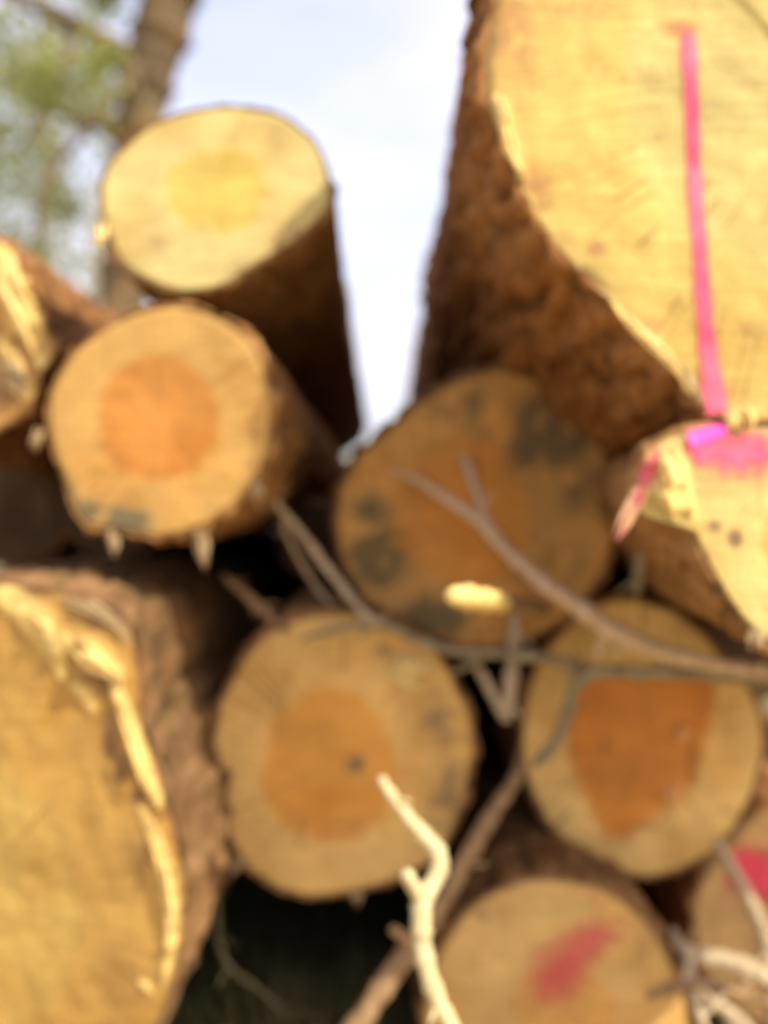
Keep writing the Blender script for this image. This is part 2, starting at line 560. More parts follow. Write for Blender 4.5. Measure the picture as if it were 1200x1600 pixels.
def shard_mesh(path, flat=0.5, sides=6, n=12, jag=0.18):
    """tapering splinter along a path of (Vector, half width); flattened across"""
    pts = catmull([tuple(p) + (w,) for p, w in path], n)
    verts, faces = [], []
    for i, q in enumerate(pts):
        p = Vector(q[:3]); w = max(q[3], 0.0006) * min(1.0, 0.25 + 0.5 * min(i, n - 1 - i))
        a = Vector(pts[max(0, i - 1)][:3]); b = Vector(pts[min(n - 1, i + 1)][:3])
        tdir = (b - a).normalized()
        side = tdir.cross(Vector((0, -1, 0)))
        if side.length < 0.1: side = tdir.cross(Vector((0, 0, 1)))
        side.normalize()
        up = side.cross(tdir).normalized()
        for k in range(sides):
            an = 2 * math.pi * k / sides
            j = 1 + jag * mnoise.noise(Vector((i * 0.55, k * 1.7, p.x * 60 + p.z * 40)))
            verts.append(p + (side * math.cos(an) + up * math.sin(an) * flat) * w * j)
    for i in range(n - 1):
        for k in range(sides):
            faces.append((i * sides + k, i * sides + (k + 1) % sides, (i + 1) * sides + (k + 1) % sides, (i + 1) * sides + k))
    faces.append(tuple(range(sides))[::-1])
    faces.append(tuple((n - 1) * sides + k for k in range(sides)))
    return verts, faces

def splinter(log, path, mat=None, flat=0.5, name='splinter', jag=0.3, label=None, fibres=None):
    """a bundle of torn fibres along a path of (px, py, proud in m, half width in px) on the face of a log"""
    f = FACES[log]
    rg = random.Random(int(path[0][0] * 31 + path[0][1]))
    wmax = max(p[3] for p in path)
    fibres = fibres or max(3, min(6, int(wmax / 4.5)))
    line = catmull(path, 20)
    V, Fc = [], []
    for q in range(fibres):
        u = (q + 0.5) / fibres * 2 - 1 + rg.uniform(-.12, .12)
        i0 = rg.randint(0, 5); i1 = rg.randint(13, 19)
        ang = rg.uniform(-.35, .35)
        lift = rg.uniform(0.25, 1.25)
        pts = []
        span = [i0 + (i1 - i0) * j / 4 for j in range(5)]
        for j, ii in enumerate(span):
            c = line[int(ii)]; nx_ = line[min(19, int(ii) + 1)]; pv = line[max(0, int(ii) - 1)]
            tx, ty = nx_[0] - pv[0], nx_[1] - pv[1]
            l = math.hypot(tx, ty) or 1
            side = u * c[3] * 0.95 + ang * wmax * (j - 2) / 4 + rg.uniform(-.08, .08) * wmax
            w = wmax / fibres * (0.35, 1.25, 1.5, 1.1, 0.12)[j] * rg.uniform(.7, 1.3)
            pts.append((on_face(log, c[0] - ty / l * side, c[1] + tx / l * side, max(c[2], .001) * lift + 0.004 * (1 - abs(u))), w * f['s']))
        v, fc = shard_mesh(pts, 0.75, sides=4, n=7, jag=jag)
        o = len(V)
        V += v; Fc += [tuple(i + o for i in g) for g in fc]
    o = mesh_obj(name, V, Fc, mat or M_fresh, f['t'], f['loc'], smooth=False)
    if label: o['label'] = label
    return o

_flake = []
def bark_flakes(log, count, a0, a1, t0, t1, size):
    """loose plates of bark still hanging on a trunk; alike pieces share three meshes"""
    f = FACES[log]
    rg = random.Random(len(log) * 7 + count)
    if not _flake:
        for q in range(3):
            v, fc = [], []
            m = 9
            for lay in (0, 1):
                for i in range(m):
                    a = 2 * math.pi * i / m
                    r = rg.uniform(.6, 1.1) * (1 if lay == 0 else .8)
                    v.append((r * math.cos(a) * .55, r * math.sin(a), lay * .28 + rg.uniform(-.07, .07)))
            fc = [(i, (i + 1) % m, m + (i + 1) % m, m + i) for i in range(m)] + [tuple(range(m))[::-1], tuple(range(m, 2 * m))]
            me = bpy.data.meshes.new('bark_flake')
            me.from_pydata(v, [], fc); me.update()
            at_ = me.attributes.new('ridge', 'FLOAT', 'POINT')
            at_.data.foreach_set('value', [0.7] * len(v))
            _flake.append(me)
    n = f['n']
    for _ in range(count):
        i = int(rg.uniform(a0, a1) / 360 * n) % n
        tt = t0 + (t1 - t0) * rg.random() ** 1.8
        j = min(range(len(f['ts'])), key=lambda q: abs(f['ts'][q] - tt))
        p = Vector(f['bv'][(j + 1) * n + i])
        out = Vector((p.x - f['drift'][0] * f['ts'][j], 0, p.z - f['drift'][1] * f['ts'][j])).normalized()
        me = _flake[rg.randrange(3)].copy() if not _flake[0].materials else _flake[rg.randrange(3)]
        key = f['bark'].name
        me = next((x for x in _flake if x.materials and x.materials[0].name == key and rg.random() < .5), None)
        if me is None:
            me = _flake[rg.randrange(3)].copy(); me.materials.clear(); me.materials.append(f['bark']); _flake.append(me)
        o = bpy.data.objects.new('bark_flake', me)
        C.objects.link(o)
        o.parent = f['t']
        k = size * rg.uniform(.5, 1.3)
        o.scale = (k, k * rg.uniform(.8, 1.8), k)
        yaw = Vector((0, 1, rg.uniform(-.25, .25)))
        z = (out + Vector((0, rg.uniform(-.45, .1), 0))).normalized()
        x = yaw.cross(z).normalized(); y = z.cross(x)
        from mathutils import Matrix
        o.rotation_euler = Matrix((x, y, z)).transposed().to_euler()
        o.location = p + f['loc'] - out * k * .06

def ellipse(cx, cy, rx, ry, n=14, wob=0.05, rot=0.0):
    out = []
    for i in range(n):
        a = 2 * math.pi * i / n
        k = 1 + wob * math.sin(3 * a + cx) + wob * 0.6 * math.sin(5 * a + cy)
        x, y = rx * k * math.cos(a), -ry * k * math.sin(a)
        out.append((cx + x * math.cos(rot) - y * math.sin(rot), cy + x * math.sin(rot) + y * math.cos(rot)))
    return out

# upper left log
make_log('upper_left', 'pale yellow log lying highest on the left, outlined against the sky',
         [(200, 215), (250, 180), (330, 160), (420, 165), (470, 193), (503, 240), (518, 300), (506, 334), (464, 376), (402, 416),
          (345, 452), (285, 460), (230, 441), (190, 412), (168, 365), (157, 310), (165, 258)],
         1.58, heart=(ellipse(338, 297, 80, 70), (338, 297)), sap=(0.53, 0.43, 0.175), hcol=(0.49, 0.37, 0.09),
         stains_shade=[(250, 385, 26, 22, .5), (455, 385, 40, 34, .75), (400, 425, 45, 22, .65), (330, 420, 60, 18, .35)],  # lower right patches: discoloured wood, with shade painted into the colour
         stain_shade_col=(0.30, 0.19, 0.09), tilt=(0.02, 0.12), drift=(0.0, -0.02), bark=M_bark, amp=0.006, dirt=0.22, rim=0.006)
# middle left log
make_log('middle_left', 'log with a round orange heart directly below the pale upper left log',
         [(290, 482), (350, 500), (400, 545), (426, 610), (422, 690), (400, 752), (350, 800), (300, 828), (250, 840), (185, 832),
          (120, 815), (92, 750), (72, 680), (75, 620), (110, 555), (170, 510), (230, 487)],
         1.52, heart=(ellipse(247, 655, 97, 98, wob=.02), (247, 655)), sap=(0.58, 0.345, 0.105), hcol=(0.54, 0.235, 0.052),
         stains_shade=[(190, 815, 44, 28, 1.1), (130, 815, 36, 34, 1.1), (100, 770, 22, 40, .6)], stain_shade_col=(0.16, 0.13, 0.07), tilt=(-0.06, -0.10), bark=M_bark_gold, dirt=0.15)
# far left log
make_log('far_left', 'splintered log cut by the left edge beside the log with the round orange heart',
         [(-8, 372), (34, 415), (64, 480), (82, 548), (64, 600), (20, 660), (-60, 700), (-160, 690), (-240, 600), (-250, 480), (-190, 380), (-90, 345)],
         1.72, length=0.7, heart=(ellipse(-90, 520, 80, 80), (-90, 520)), sap=(0.58, 0.34, 0.12), hcol=(0.50, 0.22, 0.06),
         stains_shade=[(10, 590, 40, 50, .7)], stain_shade_col=(0.25, 0.13, 0.06), torn=[([(0, 395, 20), (30, 450, 28), (60, 520, 26), (74, 580, 14)], .03), ([(10, 540, 20), (40, 610, 20)], .02)], tilt=(0.0, 0.05), bark=M_bark_red, rough=0.012, dirt=0.5)

# great log upper right
def hinge(x, z):
    # the back cut stands proud of the felling notch, as a shallow step running down to the right
    f = (x + 0.08) * 0.80 + (z - 0.02) * 0.74 - 0.02
    return -0.005 * max(0, min(1, f / 0.012))
make_log('great_right', 'largest log, upper right, with a straight pink line down its sawn end',
         [(775, -20), (760, 70), (757, 150), (785, 260), (830, 345), (900, 432), (960, 500), (1030, 572), (1075, 640), (1130, 664), (1210, 664),
          (1330, 655), (1480, 620), (1660, 500), (1770, 330), (1800, 120), (1750, -120), (1600, -330), (1400, -430), (1170, -420), (900, -310), (798, -160)],
         1.25, centre=(1290, 110), heart=(ellipse(1290, 110, 330, 320), (1290, 110)), sap=(0.52, 0.375, 0.11), hcol=(0.52, 0.415, 0.15),
         stains_shade=[(925, 398, 16, 12, 1.0), (800, 60, 40, 90, .75), (900, 10, 90, 26, .6), (1150, 520, 18, 12, .6), (835, 310, 25, 70, .65), (880, 400, 22, 40, .5), (1010, 520, 40, 30, .5), (1060, 45, 34, 16, .8)],
         stain_shade_col=(0.36, 0.19, 0.07), torn=[([(768, 150, 6), (780, 200, 14), (792, 245, 15), (806, 290, 7)], .022), ([(925, 465, 8), (975, 518, 16), (1020, 562, 16), (1064, 616, 10)], .014),
               ([(1110, 655, 10), (1148, 655, 16), (1190, 655, 10)], .014), ([(900, 425, 6), (850, 362, 8), (815, 310, 6)], .006)],
         detail=1.5, taper=0.012, tilt=(0.03, 0.08), bark=M_bark_red, amp=0.020, rim=0.009, rough=0.010, dirt=0.22, length=4.2, settle=1.2, step=hinge)
# middle log
make_log('middle', 'dull brown log with dark grey mould patches in the middle of the pile',
         [(610, 668), (680, 612), (775, 576), (855, 598), (918, 650), (955, 730), (962, 830), (930, 920), (850, 988), (760, 1013), (675, 995),
          (585, 948), (535, 880), (525, 795), (552, 722)],
         1.85, heart=(ellipse(720, 800, 110, 120), (720, 800)), sap=(0.56, 0.30, 0.085), hcol=(0.62, 0.28, 0.06),
         stains_shade=[(580, 800, 42, 40, .8), (590, 870, 46, 52, 1.1), (865, 670, 62, 62, 1.2), (825, 700, 40, 50, .8), (680, 965, 52, 34, 1.1), (740, 630, 26, 50, .6),
                 (900, 760, 46, 60, .6), (880, 880, 60, 40, .5), (690, 640, 40, 30, .5)],
         stain_shade_col=(0.155, 0.108, 0.046), dirt=0.75, bark=M_bark, rough=0.007)
# right log with paint
make_log('right_pink', 'split log at the right edge with pink paint sprayed on its top edge',
         [(1018, 698), (1050, 680), (1085, 672), (1150, 662), (1215, 662), (1300, 690), (1370, 760), (1390, 860), (1340, 960), (1260, 1010), (1200, 1006), (1155, 968),
          (1112, 905), (1086, 850), (1068, 822), (1030, 818), (992, 806), (980, 780), (992, 738)],
         1.20, centre=(1220, 830), heart=(ellipse(1250, 850, 60, 70), (1250, 850)), sap=(0.52, 0.40, 0.145), hcol=(0.50, 0.30, 0.09),
         stains_shade=[(1146, 842, 12, 14, 1.2), (1112, 822, 14, 10, .8), (1190, 780, 10, 60, .3)], stain_shade_col=(0.17, 0.10, 0.05),
         torn=[([(1015, 715, 16), (1030, 755, 30), (1050, 800, 16)], .020), ([(1075, 690, 12), (1060, 740, 18), (1080, 810, 10)], .012), ([(1005, 760, 10), (990, 790, 10)], .012), ([(1160, 985, 8), (1168, 1000, 9)], .01)],
         detail=1.3, tilt=(0.10, 0.10), drift=(0.13, 0.0), bark=M_bark_gold, rough=0.010, dirt=0.3, settle=0.12, amp=0.007)
# lower middle log
make_log('lower_middle', 'log with large orange heart and dark pith, behind the tip of the white twig',
         [(540, 956), (620, 972), (690, 1030), (733, 1110), (740, 1185), (722, 1265), (685, 1335), (620, 1378), (540, 1398), (480, 1404), (415, 1378),
          (362, 1330), (338, 1240), (330, 1160), (352, 1080), (400, 1005), (460, 966)],
         1.78, heart=(ellipse(512, 1195, 106, 122, wob=.03), (512, 1195)), sap=(0.72, 0.46, 0.155), hcol=(0.68, 0.33, 0.07),
         stains_shade=[(690, 1120, 60, 70, .55), (700, 1240, 46, 80, .6), (602, 1018, 22, 14, .6), (553, 1192, 15, 14, 1.4), (640, 1100, 30, 40, .4)],
         stain_shade_col=(0.20, 0.135, 0.065), dirt=0.4, bark=M_bark)
# lower right log
make_log('lower_right', 'log with a pointed, irregular orange heart low on the right below the long branch',
         [(945, 938), (1010, 938), (1075, 968), (1135, 1030), (1178, 1085), (1195, 1145), (1183, 1225), (1140, 1305), (1085, 1350), (1010, 1373),
          (940, 1350), (870, 1305), (832, 1240), (814, 1150), (830, 1060), (880, 980)],
         1.92, heart=([(892, 1110), (915, 1062), (1000, 1045), (1112, 1050), (1112, 1120), (1096, 1190), (1066, 1250), (1010, 1285), (955, 1316), (925, 1270), (898, 1210), (885, 1155)], (1000, 1160)),
         sap=(0.74, 0.48, 0.165), hcol=(0.60, 0.225, 0.030),
         stains_shade=[(945, 1165, 20, 30, .5), (1020, 1238, 22, 10, .45), (1082, 1190, 14, 60, .6), (1000, 1290, 50, 14, .5), (895, 1150, 10, 70, .5)], stain_shade_col=(0.30, 0.105, 0.02), wet=0.32, dirt=0.25, bark=M_bark)
# bottom log
make_log('bottom', 'log at the bottom with a smear of red paint across its sawn end',
         [(662, 1620), (668, 1550), (690, 1480), (745, 1408), (830, 1374), (925, 1382), (1005, 1435), (1056, 1520), (1078, 1610), (1060, 1700), (1000, 1770),
          (900, 1800), (800, 1790), (715, 1730)],
         1.72, centre=(870, 1588), heart=(ellipse(880, 1590, 80, 80), (880, 1590)), sap=(0.58, 0.37, 0.13), hcol=(0.58, 0.31, 0.085),
         stains_shade=[(755, 1430, 14, 10, .8), (1000, 1480, 20, 60, .4)], stain_shade_col=(0.24, 0.16, 0.08), dirt=0.35, bark=M_bark)
# bottom right log
make_log('bottom_right', 'dim brown log with dark red paint in the bottom right corner',
         [(1085, 1400), (1120, 1320), (1180, 1270), (1260, 1255), (1350, 1300), (1410, 1400), (1400, 1510), (1330, 1600), (1240, 1620), (1150, 1580), (1090, 1500)],
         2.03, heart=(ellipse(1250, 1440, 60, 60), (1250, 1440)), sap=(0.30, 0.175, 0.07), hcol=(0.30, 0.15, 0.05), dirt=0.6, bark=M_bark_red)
# great log bottom left
make_log('great_left', 'broad golden log with bright torn splinters along its edge, lower left corner',
         [(0, 906), (80, 915), (160, 930), (226, 960), (243, 1030), (248, 1110), (272, 1190), (294, 1270), (306, 1370), (297, 1470), (268, 1560), (215, 1680),
          (130, 1860), (0, 1930), (-160, 1910), (-320, 1760), (-400, 1560), (-400, 1300), (-330, 1100), (-200, 960), (-100, 915)],
         1.50, centre=(-40, 1390), heart=(ellipse(-60, 1400, 200, 230), (-60, 1400)), sap=(0.47, 0.275, 0.070), hcol=(0.48, 0.315, 0.085),
         stains_shade=[(190, 955, 60, 24, .9), (40, 925, 60, 18, .8), (176, 1050, 30, 16, 1.1), (190, 1090, 12, 34, 1.1), (192, 1140, 14, 30, 1.1), (212, 1185, 14, 26, 1.1),  # dark patches: cracks along the torn rim, plus painted shade under the lump
                 (240, 1218, 18, 16, 1.0), (225, 1330, 30, 80, .45), (210, 1500, 60, 70, .5), (120, 1020, 26, 40, .5), (150, 1130, 50, 60, .35)],
         stain_shade_col=(0.20, 0.105, 0.04), torn=[([(30, 925, 26), (80, 965, 32), (110, 1010, 22), (120, 1050, 8)], .012), ([(135, 990, 14), (165, 1010, 27), (205, 1036, 18)], .024),
               ([(140, 1060, 10), (156, 1074, 15), (166, 1096, 8)], .010), ([(200, 1040, 10), (212, 1080, 15), (228, 1120, 14), (238, 1150, 16), (252, 1195, 17), (268, 1232, 8)], .018),
               ([(240, 1240, 8), (262, 1285, 15), (279, 1345, 17), (285, 1405, 15), (279, 1465, 10), (268, 1510, 5)], .016), ([(232, 1505, 5), (244, 1513, 9), (254, 1522, 5)], .010)],
         detail=1.5, tilt=(-0.22, -0.08), bark=M_bark_grey, amp=0.013, rim=0.005, rough=0.010, dirt=0.25, length=4.0, settle=2.4, taper=-0.004)
# unseen logs added past the right edge to shade the lower logs
make_log('shade_log_lower', 'unseen log added for shade, right of the split log with pink paint',
         ellipse(1700, 850, 295, 290, wob=.02), 1.20, heart=(ellipse(1700, 850, 140, 140), (1700, 850)), bark=M_bark, detail=.6)
make_log('shade_log_upper', 'unseen log added for shade, right of the largest log',
         ellipse(2170, 250, 375, 380, wob=.02), 1.20, heart=(ellipse(2170, 250, 160, 160), (2170, 250)), bark=M_bark, detail=.6)
back = [  # filler logs added behind the others to keep the gaps dark
    ('back_left', 'shade-dark filler log set back between the splintered left log and the broad golden log', (-725, 8), 98, 2.2),
    ('back_left_inner', 'shade-dark filler log set back in the gap left below the round orange heart log', (-535, -8), 98, 2.2),
    ('back_centre', 'thin shade-dark filler log set back between the orange heart logs and the mouldy brown log', (-150, 58), 74, 2.45),
    ('back_ground', 'shade-dark filler log lying on the ground deep in the gap below the dark pith', (-150, 785), 108, 2.75),
    ('back_gap', 'small shade-dark filler log deep in the gap between the three lower logs', (118, 536), 52, 2.5),
    ('back_far_right', 'shade-dark filler log far back at the right edge, beside the log with pointed heart', (1097, 735), 140, 3.2),
    ('back_right', 'shade-dark filler log set back at the right edge above the log with pointed heart', (815, 303), 120, 2.5),
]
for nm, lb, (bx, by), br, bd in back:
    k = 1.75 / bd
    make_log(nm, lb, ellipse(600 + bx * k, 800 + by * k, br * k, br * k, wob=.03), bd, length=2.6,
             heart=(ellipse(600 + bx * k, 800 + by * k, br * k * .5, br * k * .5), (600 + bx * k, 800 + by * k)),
             sap=(0.07, 0.040, 0.020), hcol=(0.07, 0.036, 0.016), dirt=0.6, detail=0.5, bark=M_bark)  # near-black wood colour stands in for shade in the gaps

# paint on the sawn ends
M_darkred = paint_mat('dark_red_marking_paint', (0.36, 0.012, 0.035), (0.42, 0.02, 0.05), 0.85)
paint('great_right', 'paint_line', [(1072, 38, 17), (1077, 180, 15), (1080, 320, 15), (1086, 460, 17), (1094, 560, 19), (1103, 658, 24)], M_pink, soft=1.7, fade=3)
paint('right_pink', 'paint_patch', [(1060, 704, 36), (1110, 704, 50), (1165, 708, 56), (1240, 704, 60)], M_pink, soft=1.0, fade=10, power=1.2)
paint('right_pink', 'paint_edge', [(1072, 690, 13), (1095, 682, 16), (1120, 674, 14), (1142, 667, 9)], M_magenta, proud=0.005, soft=2.5, label='bright magenta paint on the upper edge')
paint('bottom', 'paint_smear', [(825, 1590, 40), (856, 1542, 66), (890, 1502, 66), (932, 1464, 54), (990, 1416, 36)], M_red, soft=1.1, fade=15, power=1.25)
paint('bottom_right', 'paint_patch', [(1130, 1352, 40), (1190, 1366, 56), (1250, 1384, 56)], M_darkred, soft=1.5, fade=10)

bark_flakes('great_right', 60, 160, 262, 0.02, 2.6, 0.026)
bark_flakes('great_left', 26, 330, 450, 0.03, 1.2, 0.022)
bark_flakes('upper_left', 18, 225, 370, 0.03, 1.8, 0.014)
bark_flakes('middle_left', 16, 230, 380, 0.03, 1.4, 0.014)
bark_flakes('far_left', 10, 0, 60, 0.03, 1.0, 0.018)
bark_flakes('right_pink', 14, 160, 250, 0.03, 0.9, 0.013)
bark_flakes('bottom', 12, 20, 160, 0.03, 0.8, 0.014)

# torn edges, splinters, shreds and a painted sun patch
splinter('great_right', [(768, 160, .006, 3), (778, 200, .016, 8), (792, 245, .014, 8), (804, 286, .002, 3)], fibres=3, label='bright yellow splinter standing off the left edge')
splinter('great_right', [(940, 480, .002, 4), (985, 528, .010, 7), (1030, 575, .008, 7), (1066, 620, .002, 3)], fibres=3)
splinter('great_right', [(1140, 640, .006, 5), (1148, 660, .012, 8), (1152, 686, .006, 5)], fibres=3)
splinter('great_right', [(1034, 566, .002, 4), (1062, 604, .010, 6), (1084, 658, .002, 4)], M_shred, fibres=3)
splinter('great_left', [(138, 996, .010, 6), (160, 1010, .016, 12), (186, 1026, .014, 12), (212, 1044, .004, 5)], fibres=3, label='bright yellow torn lump near the upper edge')
splinter('great_left', [(86, 950, .004, 8), (98, 975, .008, 12), (108, 1010, .002, 5)], fibres=3)
splinter('great_left', [(214, 1090, .006, 5), (228, 1128, .010, 9), (244, 1176, .010, 9), (262, 1226, .002, 4)], fibres=3, label='torn strip along the upper right edge')
splinter('great_left', [(256, 1268, .004, 4), (274, 1320, .008, 7), (284, 1390, .006, 6), (280, 1450, .0, 3)], fibres=2, label='sliver on the bright crescent of torn wood')
splinter('great_left', [(120, 925, .0, 10), (165, 940, .004, 12), (205, 962, .004, 12), (232, 994, .0, 6)], M_shred, fibres=5)
splinter('far_left', [(5, 400, .01, 10), (30, 460, .03, 22), (58, 520, .03, 20), (80, 585, .01, 8)], flat=.5)
splinter('far_left', [(10, 560, .01, 10), (35, 600, .03, 18), (52, 635, .01, 8)], M_shred, flat=.5)
M_pinkwood = plain_wood('pink_stained_wood', (0.60, 0.22, 0.17), (0.60, 0.38, 0.20), 30)
splinter('right_pink', [(1024, 700, .004, 5), (1030, 745, .012, 10), (1040, 800, .002, 4)], fibres=3, label='pale splinter on the torn left lobe')
splinter('right_pink', [(998, 748, -.002, 6), (984, 784, -.010, 12), (970, 812, -.025, 12), (954, 842, -.045, 6)], M_pinkwood, fibres=4, label='torn strip stained pink')
paint('right_pink', 'paint_edge', [(1030, 690, 18), (1006, 735, 24), (992, 775, 20), (985, 800, 12)], M_pink, proud=0.006, soft=0.75, fade=14, power=1.2)
splinter('right_pink', [(1166, 975, .004, 7), (1168, 995, .012, 12), (1167, 1016, .006, 8)], M_shred, flat=.9, name='hanging_shred')
splinter('right_pink', [(1140, 640, .004, 7), (1148, 660, .01, 13), (1150, 682, .004, 7)], flat=.9)
for a in ([(176, 822, .0, 10), (172, 850, .006, 11), (166, 884, .0, 4)], [(312, 820, .0, 7), (314, 858, .008, 10), (319, 900, .0, 4)],
          [(398, 740, .0, 8), (403, 768, .006, 9), (409, 796, .0, 4)], [(62, 664, .0, 6), (54, 684, .005, 8), (48, 706, .0, 4)],
          ):
    splinter('middle_left', a, M_shred, flat=.5, name='bast_shred')
for a in ([(332, 1150, .0, 5), (322, 1174, .006, 8), (318, 1200, .0, 3)], [(378, 1334, .0, 8), (368, 1352, .006, 9), (362, 1374, .0, 4)],
          [(560, 1384, .0, 9), (558, 1402, .005, 9), (552, 1420, .0, 4)]):
    splinter('lower_middle', a, M_shred, flat=.5, name='bast_shred')
for a in ([(164, 350, .0, 7), (160, 378, .005, 9), (168, 402, .0, 4)],):
    splinter('upper_left', a, M_fresh, flat=.5, name='bast_shred')
for a in ([(1052, 1220, .0, 5), (1050, 1238, .005, 9), (1042, 1254, .0, 4)], [(1050, 1140, .0, 6), (1064, 1146, .005, 9), (1080, 1148, .0, 5)]):
    splinter('lower_right', a, M_resin, flat=.7, name='resin_drop', jag=.1, fibres=2)
splinter('lower_middle', [(596, 1042, .0, 14), (625, 1048, .012, 22), (655, 1058, .012, 24), (684, 1072, .0, 12)], flat=.4, label='pale flake standing in for a sun patch on the upper right of the face')  # pale wood colour paints in a patch of sunlight

# ------------------------------------------------------------------ twigs and sticks
M_white = plain_wood('peeled_twig', (0.50, 0.41, 0.21), (0.62, 0.53, 0.30), 60, stretch=(1, 1, .3))
M_pinkish = plain_wood('pinkish_twig_bark', (0.48, 0.33, 0.19), (0.64, 0.47, 0.30), 50)
M_greyg = plain_wood('grey_green_twig_bark', (0.19, 0.15, 0.085), (0.31, 0.26, 0.16), 50)
M_brownst = plain_wood('brown_stick_bark', (0.20, 0.12, 0.055), (0.32, 0.20, 0.10), 50)
M_olive = plain_wood('olive_twig_bark', (0.085, 0.075, 0.035), (0.14, 0.12, 0.06), 50)
M_palegr = plain_wood('pale_dry_twig', (0.36, 0.27, 0.16), (0.50, 0.39, 0.25), 50)

DEEPER = 0.0
def tube(path, sides=9, per=9, knots=0.2):
    """path of (px, py, distance, half width in px)"""
    n = (len(path) - 1) * per + 1
    raw = []
    for px, py, d, w in path:
        d += DEEPER
        p = at(px, py, d)
        raw.append((p.x, p.y, p.z, w * d / F))
    pts = catmull(raw, n)
    verts, faces = [], []
    up = Vector((0.3, -0.8, 0.5))
    for i, q in enumerate(pts):
        p = Vector(q[:3])
        a = Vector(pts[max(0, i - 1)][:3]); b = Vector(pts[min(n - 1, i + 1)][:3])
        t = (b - a).normalized()
        s = t.cross(up).normalized(); u = s.cross(t)
        for k in range(sides):
            an = 2 * math.pi * k / sides
            j = 1 + knots * mnoise.noise(Vector((p.x * 40, p.z * 40 + k * 0.8, i * .3)))
            j *= 1 + 0.22 * max(0.0, math.sin(i * 0.9 + p.x * 30)) ** 6
            if i in (0, n - 1): j *= 0.82
            verts.append(p + (s * math.cos(an) + u * math.sin(an)) * max(q[3], .0008) * j)
    for i in range(n - 1):
        faces += [(i * sides + k, i * sides + (k + 1) % sides, (i + 1) * sides + (k + 1) % sides, (i + 1) * sides + k) for k in range(sides)]
    faces.append(tuple(range(sides))[::-1]); faces.append(tuple((n - 1) * sides + k for k in range(sides)))
    return verts, faces

def twig(name, label, cat, mat, stems, knots=0.22):
    """stems[0] is the main stem, the others fork from it"""
    v, f = tube(stems[0], knots=knots)
    base = min(v, key=lambda p: p.z)
    t = empty(name, base, label, cat, 'loose twigs and sticks lying over the logs')
    for i, st in enumerate(stems):
        if i: v, f = tube(st, knots=knots)
        mesh_obj('stem' if i == 0 else 'side_shoot', [p - base for p in v], f, mat, t)
    rg = random.Random(int(stems[0][0][0] * 13 + stems[0][0][1]))
    for _ in range(3):
        a, b = (lambda q: (stems[0][q], stems[0][q + 1]))(rg.randrange(len(stems[0]) - 1))
        u = rg.random()
        x, y, d, w = [p + (q - p) * u for p, q in zip(a, b)]
        l = math.hypot(b[0] - a[0], b[1] - a[1]) or 1
        s_ = rg.choice((-1, 1)); k = rg.uniform(14, 34)
        dx, dy = (b[0] - a[0]) / l * .7 - s_ * (b[1] - a[1]) / l, (b[1] - a[1]) / l * .7 + s_ * (b[0] - a[0]) / l
        v, f = tube([(x, y, d, w * .5), (x + dx * k * .5, y + dy * k * .5, d - .01, w * .36), (x + dx * k, y + dy * k + 3, d - .015, w * .2)], 6, 4, knots)
        mesh_obj('side_shoot', [p - base for p in v], f, mat, t)
    return t

twig('twig', 'bare cream white forked twig standing in front of the pile', 'twig', M_white,
     [[(594, 1214, 1.36, 7), (612, 1244, 1.35, 9), (648, 1290, 1.34, 11), (684, 1332, 1.32, 14), (682, 1368, 1.31, 14), (662, 1402, 1.30, 15),
       (658, 1445, 1.29, 15), (664, 1500, 1.28, 14), (682, 1560, 1.27, 14), (708, 1612, 1.26, 14), (745, 1720, 1.25, 15), (770, 1850, 1.24, 15), (780, 2068, 1.24, 16)],
      [(660, 1408, 1.30, 12), (648, 1388, 1.29, 11), (634, 1362, 1.28, 10)]])
DEEPER = 0.10
twig('branch', 'long curved brownish pink branch reaching from the right edge across the brown log', 'branch', M_pinkish,
     [[(1420, 1070, 1.56, 14), (1300, 1064, 1.56, 13), (1200, 1050, 1.56, 12), (1120, 1038, 1.56, 12), (1040, 1020, 1.56, 14), (970, 992, 1.56, 15), (905, 950, 1.57, 14), (850, 912, 1.58, 13),
       (800, 868, 1.60, 10), (765, 828, 1.63, 9), (748, 780, 1.66, 7), (735, 740, 1.69, 7), (722, 712, 1.72, 5)],
      [(775, 842, 1.62, 9), (735, 805, 1.64, 8), (690, 775, 1.68, 7), (650, 750, 1.71, 6), (615, 738, 1.73, 4)],
      [(950, 985, 1.56, 9), (940, 1005, 1.58, 8), (930, 1030, 1.62, 6)]])
twig('twig', 'grey green twig bending down over the left side of the lower right log', 'twig', M_greyg,
     [[(1440, 1085, 1.60, 11), (1300, 1072, 1.60, 11), (1195, 1062, 1.60, 11), (1080, 1052, 1.60, 10), (990, 1050, 1.60, 10), (925, 1050, 1.62, 11), (900, 1070, 1.63, 10), (886, 1115, 1.66, 10), (868, 1160, 1.68, 9), (835, 1195, 1.70, 7)]])
twig('twig', 'thin grey twig running level from the lower middle log to the lower right log', 'twig', M_greyg,
     [[(925, 1046, 1.66, 7), (860, 1030, 1.66, 8), (790, 1022, 1.66, 8), (715, 1018, 1.65, 8), (650, 1000, 1.63, 7), (590, 975, 1.62, 7), (520, 985, 1.63, 5), (470, 1000, 1.64, 3)],
      [(760, 1022, 1.66, 6), (740, 1035, 1.67, 6), (705, 1052, 1.69, 4)]])
twig('twig', 'straight grey twig slanting down from the round orange heart log', 'twig', M_palegr,
     [[(395, 735, 1.70, 4), (430, 785, 1.69, 6), (480, 845, 1.68, 7), (525, 905, 1.66, 7), (560, 948, 1.63, 6), (590, 975, 1.61, 6)],
      [(440, 800, 1.69, 4), (455, 850, 1.72, 4), (500, 925, 1.74, 4), (530, 950, 1.74, 4)]])
